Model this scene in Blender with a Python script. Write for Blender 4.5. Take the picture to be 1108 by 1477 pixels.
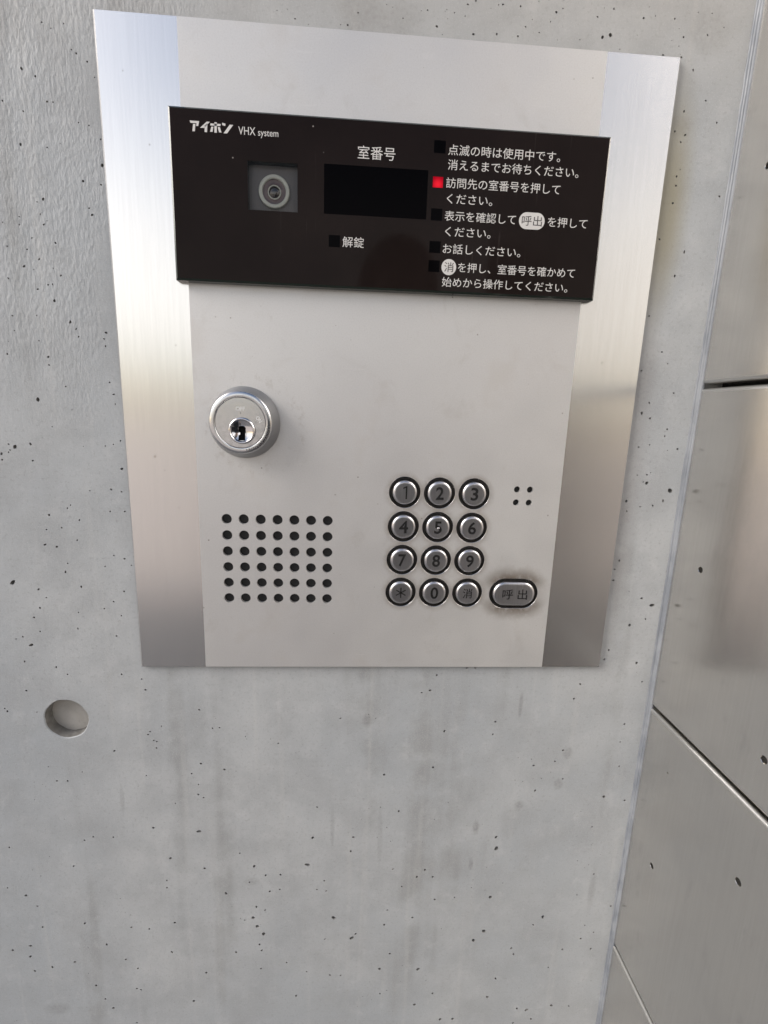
import bpy, bmesh, math, random
from mathutils import Matrix, Vector
from mathutils.geometry import delaunay_2d_cdt

# ------------------------------------------------------------------ camera, sky, sun, exposure
scene = bpy.context.scene
for o in list(bpy.data.objects):
    bpy.data.objects.remove(o)
C = scene.collection
ZP = 1.40                                   # height of the middle of the intercom above the ground (metres)
XC = 0.190                                  # the corner: where the steel cladding meets the concrete

cam_data = bpy.data.cameras.new('camera')
cam_data.sensor_fit = 'VERTICAL'
cam_data.sensor_height = 24.0
cam_data.lens = 690.53 / 1477 * 24.0        # phone ultra wide camera
cam_data.clip_start = 0.01
cam_data.clip_end = 2000
cam = bpy.data.objects.new('camera', cam_data)
C.objects.link(cam)
R = ((0.997886027822607, -0.05618751161571192, 0.03265637785874808),
     (0.02078323293921099, -0.20020022555225633, -0.9795345460561461),
     (0.06157542289756189, 0.9781425423869774, -0.19860924970334712))
M = Matrix(((R[0][0], -R[1][0], -R[2][0], -0.01706),
            (R[0][1], -R[1][1], -R[2][1], -0.28815),
            (R[0][2], -R[1][2], -R[2][2], -0.01412 + ZP),
            (0, 0, 0, 1)))
cam.matrix_world = M
scene.camera = cam

SUN_EL, SUN_AZ = math.radians(33), math.radians(-110)   # azimuth measured from +Y clockwise: in front of the wall, to the left
world = bpy.data.worlds.new('World')
scene.world = world
world.use_nodes = True
wn = world.node_tree.nodes
wn.clear()
w_out = wn.new('ShaderNodeOutputWorld')
w_bg = wn.new('ShaderNodeBackground')
w_sky = wn.new('ShaderNodeTexSky')
w_sky.sky_type = 'NISHITA'
w_sky.sun_disc = False
w_sky.sun_elevation = SUN_EL
w_sky.sun_rotation = SUN_AZ
w_sky.air_density = 1.0
w_sky.dust_density = 2.0
w_sky.ozone_density = 1.0
w_bg.inputs['Strength'].default_value = 0.095
# bright cloud bank added low in the unseen sky to whiten the strip reflections
wl = world.node_tree.links
w_co = wn.new('ShaderNodeTexCoord')
w_sep = wn.new('ShaderNodeSeparateXYZ'); wl.new(w_co.outputs['Generated'], w_sep.inputs[0])
w_map = wn.new('ShaderNodeMapping'); wl.new(w_co.outputs['Generated'], w_map.inputs[0]); w_map.inputs['Scale'].default_value = (1, 1, 3.2)
w_noi = wn.new('ShaderNodeTexNoise'); wl.new(w_map.outputs[0], w_noi.inputs['Vector'])
w_noi.inputs['Scale'].default_value = 2.6; w_noi.inputs['Detail'].default_value = 6
def w_range(sock, a, b, lo, hi):
    x = wn.new('ShaderNodeMapRange'); x.interpolation_type = 'SMOOTHSTEP'; wl.new(sock, x.inputs[0])
    for i, v in enumerate((a, b, lo, hi)):
        x.inputs[i + 1].default_value = v
    return x.outputs[0]
def w_mul(a, b):
    x = wn.new('ShaderNodeMath'); x.operation = 'MULTIPLY'; wl.new(a, x.inputs[0]); wl.new(b, x.inputs[1])
    return x.outputs[0]
bank = w_mul(w_mul(w_range(w_sep.outputs[2], .02, .16, 0, 1), w_range(w_sep.outputs[2], .24, .50, 1, 0)), w_range(w_noi.outputs[0], .30, .55, .45, 1))
w_mix = wn.new('ShaderNodeMix'); w_mix.data_type = 'RGBA'
wl.new(bank, w_mix.inputs[0]); wl.new(w_sky.outputs[0], w_mix.inputs[6]); w_mix.inputs[7].default_value = (11.0, 10.7, 10.3, 1)
wl.new(w_mix.outputs[2], w_bg.inputs[0])
world.node_tree.links.new(w_bg.outputs[0], w_out.inputs[0])

sun_data = bpy.data.lights.new('sun', 'SUN')
sun_data.energy = 1.9
sun_data.angle = math.radians(34)           # veiled sun, no hard shadow anywhere in the picture
sun_data.color = (1.0, 0.96, 0.91)
sun = bpy.data.objects.new('sun', sun_data)
C.objects.link(sun)
sun_dir = Vector((math.sin(SUN_AZ) * math.cos(SUN_EL), math.cos(SUN_AZ) * math.cos(SUN_EL), math.sin(SUN_EL)))
sun.rotation_euler = sun_dir.to_track_quat('Z', 'Y').to_euler()
sun.location = sun_dir * 20

vs = scene.view_settings
vs.view_transform = 'Standard'
vs.look = 'None'
vs.gamma = 1
vs.use_curve_mapping = False
vs.exposure = 0.57
scene.render.engine = 'CYCLES'
scene.cycles.max_bounces = 10
scene.cycles.diffuse_bounces = 4
scene.cycles.glossy_bounces = 6
scene.cycles.sample_clamp_indirect = 6

# ------------------------------------------------------------------ shader helpers
class NT:
    """tiny expression builder over a material's node tree"""
    def __init__(self, name):
        self.m = bpy.data.materials.new(name)
        self.m.use_nodes = True
        self.t = self.m.node_tree
        self.t.nodes.clear()
        self.out = self.n('ShaderNodeOutputMaterial')
        self.b = self.n('ShaderNodeBsdfPrincipled')
        self.l(self.b.outputs[0], self.out.inputs[0])
        self.co = self.n('ShaderNodeTexCoord').outputs['Object']
    def n(self, k):
        return self.t.nodes.new(k)
    def l(self, a, b):
        self.t.links.new(a, b)
    def put(self, sock, v):
        if isinstance(v, bpy.types.NodeSocket):
            self.l(v, sock)
        else:
            sock.default_value = v
    def set(self, **kw):
        names = dict(color='Base Color', metal='Metallic', rough='Roughness', aniso='Anisotropic', arot='Anisotropic Rotation',
                     normal='Normal', tangent='Tangent', spec='Specular IOR Level', ior='IOR', coat='Coat Weight', coat_rough='Coat Roughness',
                     emit='Emission Color', emit_s='Emission Strength', trans='Transmission Weight', alpha='Alpha', sheen='Sheen Weight')
        for k, v in kw.items():
            if k in ('color', 'emit') and not isinstance(v, bpy.types.NodeSocket) and len(v) == 3:
                v = (*v, 1)
            self.put(self.b.inputs[names[k]], v)
        return self
    def math(self, op, a, b=None, c=None, clamp=False):
        x = self.n('ShaderNodeMath'); x.operation = op; x.use_clamp = clamp
        for i, v in enumerate((a, b, c)):
            if v is not None:
                self.put(x.inputs[i], v)
        return x.outputs[0]
    def xyz(self):
        s = self.n('ShaderNodeSeparateXYZ'); self.l(self.co, s.inputs[0])
        return s.outputs
    def noise(self, scale, detail=3, rough=0.55, stretch=(1, 1, 1), off=(0, 0, 0), dist=0.0, ridged=False):
        mp = self.n('ShaderNodeMapping'); self.l(self.co, mp.inputs[0])
        mp.inputs['Scale'].default_value = stretch
        mp.inputs['Location'].default_value = off
        x = self.n('ShaderNodeTexNoise'); self.l(mp.outputs[0], x.inputs['Vector'])
        x.inputs['Scale'].default_value = scale; x.inputs['Detail'].default_value = detail
        x.inputs['Roughness'].default_value = rough; x.inputs['Distortion'].default_value = dist
        return x.outputs[0]
    def vor(self, scale, stretch=(1, 1, 1), feature='F1', rand=1.0, off=(0, 0, 0)):
        mp = self.n('ShaderNodeMapping'); self.l(self.co, mp.inputs[0]); mp.inputs['Scale'].default_value = stretch
        mp.inputs['Location'].default_value = off
        x = self.n('ShaderNodeTexVoronoi'); x.feature = feature; self.l(mp.outputs[0], x.inputs['Vector'])
        x.inputs['Scale'].default_value = scale; x.inputs['Randomness'].default_value = rand
        return x.outputs['Distance']
    def ramp(self, v, a, b, lo=0.0, hi=1.0):
        x = self.n('ShaderNodeMapRange'); x.interpolation_type = 'SMOOTHSTEP'
        self.put(x.inputs[0], v)
        x.inputs[1].default_value = a; x.inputs[2].default_value = b; x.inputs[3].default_value = lo; x.inputs[4].default_value = hi
        return x.outputs[0]
    def mix(self, f, a, b, mode='MIX'):
        x = self.n('ShaderNodeMix'); x.data_type = 'RGBA'; x.blend_type = mode
        self.put(x.inputs[0], f)
        for i, v in ((6, a), (7, b)):
            if not isinstance(v, bpy.types.NodeSocket) and len(v) == 3:
                v = (*v, 1)
            self.put(x.inputs[i], v)
        return x.outputs[2]
    def bump(self, h, strength, dist, prev=None):
        x = self.n('ShaderNodeBump'); self.l(h, x.inputs['Height'])
        self.put(x.inputs['Strength'], strength); x.inputs['Distance'].default_value = dist
        if prev is not None:
            self.l(prev, x.inputs['Normal'])
        return x.outputs[0]
    def blob(self, x0, z0, rx, rz, soft=0.6):
        """1 inside an ellipse of the x-z plane (object metres), 0 outside"""
        s = self.xyz()
        dx = self.math('DIVIDE', self.math('SUBTRACT', s[0], x0), rx)
        dz = self.math('DIVIDE', self.math('SUBTRACT', s[2], z0), rz)
        d = self.math('SQRT', self.math('ADD', self.math('MULTIPLY', dx, dx), self.math('MULTIPLY', dz, dz)))
        return self.ramp(d, 1 - soft, 1 + soft * .4, 1, 0)
    def capsule(self, x0, z0, half):
        """distance in the x-z plane to a horizontal segment"""
        s = self.xyz()
        dx = self.math('MAXIMUM', self.math('SUBTRACT', self.math('ABSOLUTE', self.math('SUBTRACT', s[0], x0)), half), 0.0)
        dz = self.math('SUBTRACT', s[2], z0)
        return self.math('SQRT', self.math('ADD', self.math('MULTIPLY', dx, dx), self.math('MULTIPLY', dz, dz)))

def mul(t, *a):
    r = a[0]
    for x in a[1:]:
        r = t.math('MULTIPLY', r, x)
    return r

# --- concrete
def concrete_mat(name, tone=1.0, relief=True):
    t = NT(name)
    big = t.noise(5, 4, .6)
    mid = t.noise(28, 5, .62, off=(3, 1, 7))
    fine = t.noise(520, 3, .6)
    grain = t.noise(1500, 2, .5)
    streak = t.noise(26, 3, .6, stretch=(1, 1, .07), off=(1.3, 0, 2))
    streak2 = t.noise(120, 2, .5, stretch=(1, 1, .035))
    col = t.mix(t.ramp(big, .3, .7), (.350, .374, .398), (.442, .456, .466))
    col = t.mix(t.ramp(mid, .35, .72, 0, .62), col, (.31, .322, .335))
    col = t.mix(mul(t, t.ramp(streak, .54, .68, 0, .55), t.ramp(mid, .3, .6)), col, (.26, .265, .265))
    col = t.mix(t.ramp(streak2, .55, .75, 0, .22), col, (.52, .52, .51))
    # pale cement bloom
    col = t.mix(mul(t, t.ramp(t.noise(60, 6, .7, off=(9, 4, 2)), .52, .7, 0, .30)), col, (.52, .53, .54))
    col = t.mix(t.ramp(fine, .52, .76, 0, .50), col, (.25, .255, .26))
    col = t.mix(t.ramp(grain, .52, .76, 0, .40), col, (.58, .585, .59))
    # smudges, one by one where the wall has them
    for x0, z0, rx, rz, a in SMUDGES:
        col = t.mix(mul(t, t.blob(x0, z0, rx, rz), t.ramp(fine, .25, .6, .4, 1), a), col, (.20, .20, .20))
    # yellowish mark beside the right edge of the plate and a warm cast above it
    col = t.mix(mul(t, t.blob(.154, .105, .013, .06, .8), .8), col, (.29, .265, .185))
    col = t.mix(mul(t, t.blob(.06, .30, .5, .14, .9), .55), col, (.47, .435, .385))
    col = t.mix(mul(t, t.blob(.153, -.05, .010, .13, .9), .35), col, (.27, .25, .24))  # darker band along the right edge of the plate
    t.set(color=col, rough=t.ramp(mid, .3, .7, .5, .62), spec=.4)
    # hammered relief in the upper left, smooth form-face elsewhere
    if relief:
        s = t.xyz()
        edge = t.noise(14, 3, .6)
        zz = t.math('ADD', s[2], t.math('MULTIPLY', t.math('SUBTRACT', edge, .5), .16))
        xx = t.math('ADD', s[0], t.math('MULTIPLY', t.math('SUBTRACT', edge, .5), .06))
        m = mul(t, t.ramp(zz, -.045, .05), t.ramp(xx, -.150, -.162), t.ramp(xx, -.40, -.24))
        m = t.math('MAXIMUM', m, t.math('MULTIPLY', t.ramp(xx, -.02, -.14), t.ramp(zz, .155, .185)))
        h1 = t.noise(540, 2, .5, stretch=(1, 1, .42), dist=.15)
        n1 = t.bump(h1, t.math('MULTIPLY', m, .38), .0013)
        h2 = t.noise(900, 4, .6)
        n2 = t.bump(h2, .16, .0005, n1)
        n3 = t.bump(t.noise(40, 4, .55), .22, .0025, n2)
        t.set(normal=n3)
    return t.m
# x, z (metres from the middle of the plate), radii, strength
SMUDGES = [(-.0055, -.216, .0035, .006, .5), (.099, -.205, .0016, .011, .45), (.136, -.243, .004, .005, .4), (.105, -.285, .004, .004, .4),
           (.075, -.303, .0026, .006, .55), (.0735, -.335, .0018, .005, .5), (.132, -.268, .0035, .005, .45), (-.17, -.275, .0016, .012, .3),
           (-.085, -.345, .006, .004, .25), (-.028, -.30, .0016, .020, .3), (.006, -.31, .002, .028, .22), (.168, -.36, .003, .02, .3),
           (.165, .19, .012, .012, .3), (.155, .145, .007, .006, .3), (-.02, .19, .012, .02, .35), (.0, .183, .014, .010, .3),
           (-.26, .16, .008, .002, .5), (-.23, -.455, .010, .006, .35), (.152, .015, .012, .02, .25), (-.228, -.06, .02, .02, .15)]
mat_concrete = concrete_mat('concrete')

def plain(name, color, rough=.5, metal=0.0, **kw):
    t = NT(name)
    t.set(color=color, rough=rough, metal=metal, **kw)
    return t.m

def plug_mat():
    t = NT('mortar')
    a = t.noise(260, 5, .65); b = t.noise(60, 3, .5, off=(2, 2, 2))
    col = t.mix(t.ramp(b, .3, .7), (.37, .35, .32), (.44, .425, .40))
    col = t.mix(t.ramp(a, .56, .75, 0, .5), col, (.27, .255, .24))
    t.set(color=col, rough=.8, normal=t.bump(a, .35, .0006))
    return t.m
mat_mortar = plug_mat()
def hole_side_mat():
    t = NT('shaded_hole_side')  # darker side colour carries the shade of the recess along with stain
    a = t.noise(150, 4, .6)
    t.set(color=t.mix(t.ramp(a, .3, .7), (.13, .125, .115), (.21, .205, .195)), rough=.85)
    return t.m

# --- intercom face finishes
def strip_mat():
    t = NT('brushed_stainless')
    tan = t.n('ShaderNodeTangent'); tan.direction_type = 'RADIAL'; tan.axis = 'Z'
    hair = t.noise(900, 3, .6, stretch=(1, 1, .03))
    blot = t.noise(18, 2, .5)
    col = t.mix(t.ramp(hair, .3, .7), (.735, .73, .725), (.765, .76, .755))
    for x0, z0, q in ((-.126, .118, .0006), (-.133, -.042, .0010), (-.128, -.05, .0006), (-.121, -.072, .0006), (.126, .02, .0007), (.131, -.115, .0006), (-.137, .15, .0005), (-.118, .02, .0005), (.121, -.152, .0007)):
        col = t.mix(mul(t, t.blob(x0, z0, q, q, .8), .6), col, (.40, .37, .34))
    scr = t.noise(240, 2, .5, stretch=(1, 1, .08), off=(4, 0, 3))
    col = t.mix(t.ramp(scr, .70, .76, 0, .12), col, (.95, .95, .95))
    t.set(color=col, metal=1.0, rough=.265, aniso=.7, tangent=tan.outputs[0])
    return t.m
mat_strip = strip_mat()

KEYS = [(13.1 + 21.25 * c, -59.6 - 21.25 * r) for r in range(4) for c in range(3)]
CALL = (85.7, -123.6)
LOCK = (-81.2, -21.0)
def centre_mat():
    t = NT('matte_metallic_coating')
    fine = t.noise(1300, 2, .6)
    blot = t.noise(24, 4, .6)
    cloud = t.noise(7, 3, .5, off=(4, 4, 4))
    col = t.mix(t.ramp(cloud, .3, .7), (.56, .554, .556), (.615, .612, .608))
    col = t.mix(t.ramp(fine, .5, .8, 0, .30), col, (.70, .69, .675))
    col = t.mix(t.ramp(fine, .5, .25, 0, .25), col, (.45, .43, .42))
    col = t.mix(t.ramp(blot, .55, .72, 0, .25), col, (.50, .47, .44))
    grime = t.noise(160, 5, .7)
    # dirt rubbed into the metal round the call button
    d = t.capsule(CALL[0] / 1000, CALL[1] / 1000, .0055)
    s = t.xyz()
    away = t.ramp(t.math('ABSOLUTE', t.math('SUBTRACT', s[2], CALL[1] / 1000)), .002, .010, .25, 1)
    m = mul(t, t.ramp(t.math('ADD', d, t.math('MULTIPLY', t.math('SUBTRACT', grime, .5), .010)),   .0100, .0200, 1, 0), away, t.ramp(grime, .3, .62, .5, 1), .95)
    col = t.mix(m, col, (.17, .135, .105))
    for kx, kz in KEYS:
        d = t.capsule(kx / 1000, kz / 1000, 0)
        m = mul(t, t.ramp(t.math('ADD', d, t.math('MULTIPLY', t.math('SUBTRACT', grime, .5), .006)), .0093, .0135, 1, 0), t.ramp(grime, .3, .65, .2, 1), .6)
        col = t.mix(m, col, (.25, .21, .17))
    # scuffed halo of the key ring round the lock
    d = t.capsule((LOCK[0] + 6) / 1000, (LOCK[1] - 1) / 1000, 0)
    arc = t.noise(220, 4, .7, off=(7, 1, 5))
    m = mul(t, t.ramp(d, .020, .024), t.ramp(d, .028, .033, 1, 0), t.ramp(arc, .52, .70), .3)
    col = t.mix(m, col, (.36, .33, .30))
    # hand marks and faint rubbed scratches
    hand = t.noise(38, 6, .72, off=(6, 2, 9), dist=.6)
    col = t.mix(t.ramp(hand, .54, .72, 0, .32), col, (.47, .45, .43))
    scr = t.noise(300, 2, .5, stretch=(.10, 1, 1), off=(1, 0, 5), dist=.4)
    col = t.mix(mul(t, t.ramp(scr, .66, .74), t.ramp(hand, .45, .6), .22), col, (.72, .71, .70))
    # specks of dirt
    sp = t.vor(90, feature='F1')
    col = t.mix(mul(t, t.ramp(sp, .055, .03), t.ramp(t.noise(30, 2, .5, off=(5, 2, 1)), .5, .6), .8), col, (.22, .20, .18))
    sp2 = t.vor(210, feature='F1', off=(.3, .1, .7))
    col = t.mix(mul(t, t.ramp(sp2, .06, .03), t.ramp(t.noise(40, 2, .5, off=(8, 2, 6)), .56, .66), .7), col, (.25, .22, .2))
    t.set(color=col, metal=.55, rough=t.ramp(blot, .3, .7, .46, .54), normal=t.bump(fine, .12, .0002))
    return t.m
mat_centre = centre_mat()
mat_edge = plain('plate_edge_metal', (.74, .73, .73), .22, 1.0)
mat_dark_edge = plain('dark_edge_metal', (.28, .275, .27), .4, 1.0)  # edge colour darkened to stand in for the dark reflection at top and bottom
mat_black = plain('black_cavity', (.010, .010, .011), .7)
mat_gap = plain('gap_black', (.006, .006, .006), .9)

def glass_mat():
    t = NT('smoked_glass')
    dust = t.noise(900, 2, .6)
    film = t.noise(9, 4, .6)
    sp = t.vor(95, feature='F1')
    scr = t.noise(500, 2, .5, stretch=(1, 1, .04), off=(.2, 0, .4))
    col = t.mix(t.ramp(film, .3, .7), (.0105, .0075, .007), (.0155, .0110, .0103))
    col = t.mix(mul(t, t.ramp(sp, .045, .02), t.ramp(t.noise(25, 2, .5), .52, .6)), col, (.30, .28, .27))
    col = t.mix(mul(t, t.ramp(scr, .66, .72), t.ramp(film, .5, .62), .10), col, (.2, .18, .17))
    t.set(color=col, rough=t.ramp(dust, .4, .7, .04, .09), ior=1.3, spec=.15)
    return t.m
mat_glass = glass_mat()
mat_glass_edge = plain('glass_edge', (.012, .020, .016), .08)
mat_display = plain('display_black', (.0012, .001, .0014), .10, spec=.07, ior=1.3)
mat_lamp_off = plain('unlit_indicator', (.0015, .0013, .0017), .12, spec=.07, ior=1.3)
mat_print = plain('white_print', (.62, .61, .60), .5)
mat_print_dark = plain('badge_letter_print', (.05, .045, .045), .5)
def red_mat():
    t = NT('lit_red_lamp')
    g = t.blob(.0232, .1058, .0030, .0030, .95)
    t.set(color=(.06, .0, .003), rough=.3, spec=.05, emit=t.mix(g, (.20, .0, .005), (.56, .010, .020)), emit_s=1.0)
    return t.m
mat_red = red_mat()

def key_mat():
    t = NT('satin_key_metal')
    hair = t.noise(1600, 2, .5, stretch=(1, 1, .06))
    w = t.noise(140, 4, .6)
    col = t.mix(t.ramp(hair, .3, .7), (.56, .56, .585), (.64, .64, .665))
    col = t.mix(t.ramp(w, .58, .78, 0, .10), col, (.36, .355, .36))
    t.set(color=col, metal=1.0, rough=.29)
    return t.m
mat_key = key_mat()
mat_key_ink = plain('engraving_fill', (.006, .006, .007), .5)
def rubber_mat():
    t = NT('black_surround')
    w = t.noise(500, 3, .6)
    t.set(color=t.mix(t.ramp(w, .4, .7), (.007, .0062, .006), (.017, .015, .013)), rough=.5, spec=.3)
    return t.m
mat_rubber = rubber_mat()

def lock_mat():
    t = NT('satin_chrome')
    w = t.noise(300, 4, .65)
    fine = t.noise(1400, 2, .5)
    col = t.mix(t.ramp(w, .35, .7), (.60, .61, .63), (.54, .545, .56))
    col = t.mix(t.ramp(t.noise(500, 3, .7), .66, .74, 0, .3), col, (.34, .33, .33))
    t.set(color=col, metal=1.0, rough=t.ramp(w, .3, .7, .17, .24), normal=t.bump(fine, .03, .0001))
    return t.m
mat_lock = lock_mat()
mat_chrome = plain('bright_chrome', (.68, .67, .69), .10, 1.0)
mat_lens_ring = plain('lens_ring_grey', (.60, .64, .60), .42)
mat_cam_plate = plain('camera_plate_grey', (.125, .125, .132), .5)
mat_cone = plain('lens_cone', (.13, .10, .11), .32)
mat_lens = plain('lens_glass', (.02, .017, .018), .05, coat=1.0)
def cover_mat():
    t = NT('clear_cover')
    t.t.nodes.remove(t.b)
    tr = t.n('ShaderNodeBsdfTransparent'); tr.inputs[0].default_value = (.88, .87, .86, 1)
    gl = t.n('ShaderNodeBsdfGlossy'); gl.inputs['Roughness'].default_value = .05
    fr = t.n('ShaderNodeFresnel'); fr.inputs[0].default_value = 1.22
    mx = t.n('ShaderNodeMixShader')
    t.l(fr.outputs[0], mx.inputs[0]); t.l(tr.outputs[0], mx.inputs[1]); t.l(gl.outputs[0], mx.inputs[2])
    t.l(mx.outputs[0], t.out.inputs[0])
    return t.m
mat_cover = cover_mat()

def panel_mat():
    t = NT('stainless_cladding')
    tan = t.n('ShaderNodeTangent'); tan.direction_type = 'RADIAL'; tan.axis = 'Z'
    hair = t.noise(700, 3, .65, stretch=(1, 1, .02))
    hair2 = t.noise(2600, 2, .5, stretch=(1, 1, .02))
    blot = t.noise(15, 5, .62)
    smear = t.noise(60, 4, .65, stretch=(1, 1, .35), off=(2, 3, 1))
    col = t.mix(t.ramp(hair, .3, .7), (.70, .675, .64), (.74, .715, .68))
    col = t.mix(t.ramp(blot, .45, .7, 0, .35), col, (.59, .575, .555))
    col = t.mix(t.ramp(smear, .58, .74, 0, .34), col, (.50, .49, .475))
    r = t.math('ADD', t.ramp(blot, .3, .7, .19, .24), t.ramp(smear, .5, .75, 0, .04))
    t.set(color=col, metal=1.0, rough=r, aniso=.4, tangent=tan.outputs[0], normal=t.bump(hair, .025, .0002, t.bump(hair2, .03, .0001)))
    return t.m
mat_panel = panel_mat()
mat_fold = plain('folded_edge_metal', (.62, .61, .59), .34, 1.0)
def sealant_mat():
    t = NT('grey_sealant')
    w = t.noise(120, 4, .6, stretch=(1, 1, .4))
    t.set(color=t.mix(t.ramp(w, .3, .7), (.18, .195, .22), (.27, .285, .31)), rough=.42, normal=t.bump(t.noise(300, 3, .6), .25, .0005))
    return t.m
mat_sealant = sealant_mat()

def ground_mat(name, a, b, scale, rough):
    t = NT(name)
    n1 = t.noise(scale, 5, .6); n2 = t.noise(scale * 30, 3, .6)
    col = t.mix(t.ramp(n1, .3, .7), a, b)
    col = t.mix(t.ramp(n2, .55, .75, 0, .4), col, tuple(c * .6 for c in a))
    t.set(color=col, rough=rough, normal=t.bump(n2, .3, .004))
    return t.m
mat_ground = ground_mat('sandy_paving', (.66, .56, .48), (.74, .64, .56), .8, .85)
mat_apron = ground_mat('dark_paving', (.15, .145, .14), (.20, .19, .185), 1.5, .8)

# ------------------------------------------------------------------ mesh helpers (millimetres in, metres out; y negative = out of the wall)
class MB:
    def __init__(self):
        self.v = []; self.f = []; self.mi = []; self.sm = []
    def add(self, verts, faces, mat=0, smooth=False):
        o = len(self.v)
        self.v += verts
        for f in faces:
            self.f.append(tuple(i + o for i in f)); self.mi.append(mat); self.sm.append(smooth)
    def build(self, name, mats, parent=None, loc=(0, 0, 0)):
        me = bpy.data.meshes.new(name)
        me.from_pydata([(a / 1000, b / 1000, c / 1000) for a, b, c in self.v], [], self.f)
        for m in (mats if isinstance(mats, (list, tuple)) else [mats]):
            me.materials.append(m)
        for p, i, s in zip(me.polygons, self.mi, self.sm):
            p.material_index = i; p.use_smooth = s
        bm = bmesh.new(); bm.from_mesh(me)
        bmesh.ops.remove_doubles(bm, verts=bm.verts, dist=1e-7)
        bmesh.ops.recalc_face_normals(bm, faces=bm.faces)
        bm.to_mesh(me); bm.free()
        me.update()
        o = bpy.data.objects.new(name, me)
        C.objects.link(o)
        o.location = loc
        if parent is not None:
            o.parent = parent
        return o

def inside(loop, x, y):
    c = False
    j = len(loop) - 1
    for i in range(len(loop)):
        xi, yi = loop[i]; xj, yj = loop[j]
        if (yi > y) != (yj > y) and x < (xj - xi) * (y - yi) / (yj - yi) + xi:
            c = not c
        j = i
    return c

def cdt(outer, loops, want_hole=False, extra=()):
    """triangles of the outer polygon with the loops cut out (even-odd); with want_hole the triangles of the holes instead"""
    pts, edges = [], []
    for lp in ([outer] if outer else []) + list(loops):
        o = len(pts); n = len(lp)
        pts += [Vector(p) for p in lp]
        edges += [(o + i, o + (i + 1) % n) for i in range(n)]
    pts += [Vector(p) for p in extra]
    vs_, es_, fs_, _, _, _ = delaunay_2d_cdt(pts, edges, [], 0, 1e-6)
    boxes = [(min(p[0] for p in l), max(p[0] for p in l), min(p[1] for p in l), max(p[1] for p in l), l) for l in loops]
    keep = []
    for f in fs_:
        cx = sum(vs_[i][0] for i in f) / len(f); cy = sum(vs_[i][1] for i in f) / len(f)
        if outer and not inside(outer, cx, cy):
            continue
        odd = False
        for b in boxes:
            if b[0] <= cx <= b[1] and b[2] <= cy <= b[3] and inside(b[4], cx, cy):
                odd = not odd
        if odd == want_hole:
            keep.append(tuple(f))
    return [(v[0], v[1]) for v in vs_], keep

def sheet(mb, outer, loops, y, mat=0, want_hole=False, extra=()):
    v, f = cdt(outer, loops, want_hole, extra)
    yy = y if callable(y) else (lambda a, b: y)
    mb.add([(a, yy(a, b), b) for a, b in v], f, mat, callable(y))

def wall_strip(mb, loop, y0, y1, mat=0, loop1=None, smooth=False):
    n = len(loop); l1 = loop1 or loop
    v = [(a, y0, b) for a, b in loop] + [(a, y1, b) for a, b in l1]
    mb.add(v, [(i, (i + 1) % n, n + (i + 1) % n, n + i) for i in range(n)], mat, smooth)

def circle(cx, cz, r, n=32, ph=0.0):
    return [(cx + r * math.cos(ph + 2 * math.pi * i / n), cz + r * math.sin(ph + 2 * math.pi * i / n)) for i in range(n)]
def stadium(cx, cz, half, r, n=40):
    out = []
    for i in range(n):
        a = -math.pi / 2 + 2 * math.pi * (i + .5) / n
        sx = half if math.cos(a) > 0 else -half
        out.append((cx + sx + r * math.cos(a), cz + r * math.sin(a)))
    return out
def rect(x0, x1, z0, z1):
    return [(x0, z0), (x1, z0), (x1, z1), (x0, z1)]
def loft(mb, prof, outline, mat=0, smooth=True, cap=False):
    """prof: list of (radius, y); outline(r) -> loop"""
    n = len(outline(1.0))
    v = []
    for r, y in prof:
        v += [(a, y, b) for a, b in outline(r)]
    f = []
    for k in range(len(prof) - 1):
        for i in range(n):
            j = (i + 1) % n
            f.append((k * n + i, k * n + j, (k + 1) * n + j, (k + 1) * n + i))
    mb.add(v, f, mat, smooth)
    if cap:
        k = len(prof) - 1
        mb.add([v[k * n + i] for i in range(n)], [tuple(range(n))], mat)

_tc = {}
def text_loops(body, off=0.0):
    """outlines of a line of text, em = 1, start at x = 0 on the baseline; boundary loops of its filled mesh"""
    if (body, off) in _tc:
        return _tc[(body, off)]
    cu = bpy.data.curves.new('lettering', 'FONT')
    cu.body = body; cu.size = 1.0; cu.resolution_u = 4; cu.fill_mode = 'FRONT'; cu.offset = off
    ob = bpy.data.objects.new('lettering', cu); C.objects.link(ob)
    dg = bpy.context.evaluated_depsgraph_get(); dg.update()
    ev = ob.evaluated_get(dg)
    me = bpy.data.meshes.new_from_object(ev)
    bm = bmesh.new(); bm.from_mesh(me)
    bmesh.ops.remove_doubles(bm, verts=bm.verts, dist=1e-5)
    vs_ = [(v.co.x, v.co.y) for v in bm.verts]
    fs_ = [tuple(v.index for v in f.verts) for f in bm.faces]
    bm.edges.ensure_lookup_table()
    nxt = {}
    for e in bm.edges:
        if len(e.link_faces) == 1:
            lo = [l for l in e.link_loops][0]
            a = lo.vert.index; b = lo.link_loop_next.vert.index
            nxt.setdefault(a, []).append(b)
    loops = []
    while nxt:
        s = next(iter(nxt)); lp = [s]; cur = s
        while True:
            b = nxt[cur].pop()
            if not nxt[cur]: del nxt[cur]
            if b == s or b not in nxt: break
            lp.append(b); cur = b
        if len(lp) > 2:
            loops.append([vs_[i] for i in lp])
    bm.free(); bpy.data.meshes.remove(me); bpy.data.objects.remove(ob); bpy.data.curves.remove(cu)
    _tc[(body, off)] = (vs_, fs_, loops)
    return _tc[(body, off)]

def text_fit(body, x0, x1, zbase, em, off=0.0):
    """mapping of a text's em coordinates to millimetres: from x0 to x1, em high"""
    vs_, fs_, loops = text_loops(body, off)
    a = min(v[0] for v in vs_); b = max(v[0] for v in vs_)
    sx = (x1 - x0) / (b - a)
    return lambda p: (x0 + (p[0] - a) * sx, zbase + p[1] * em)

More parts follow.
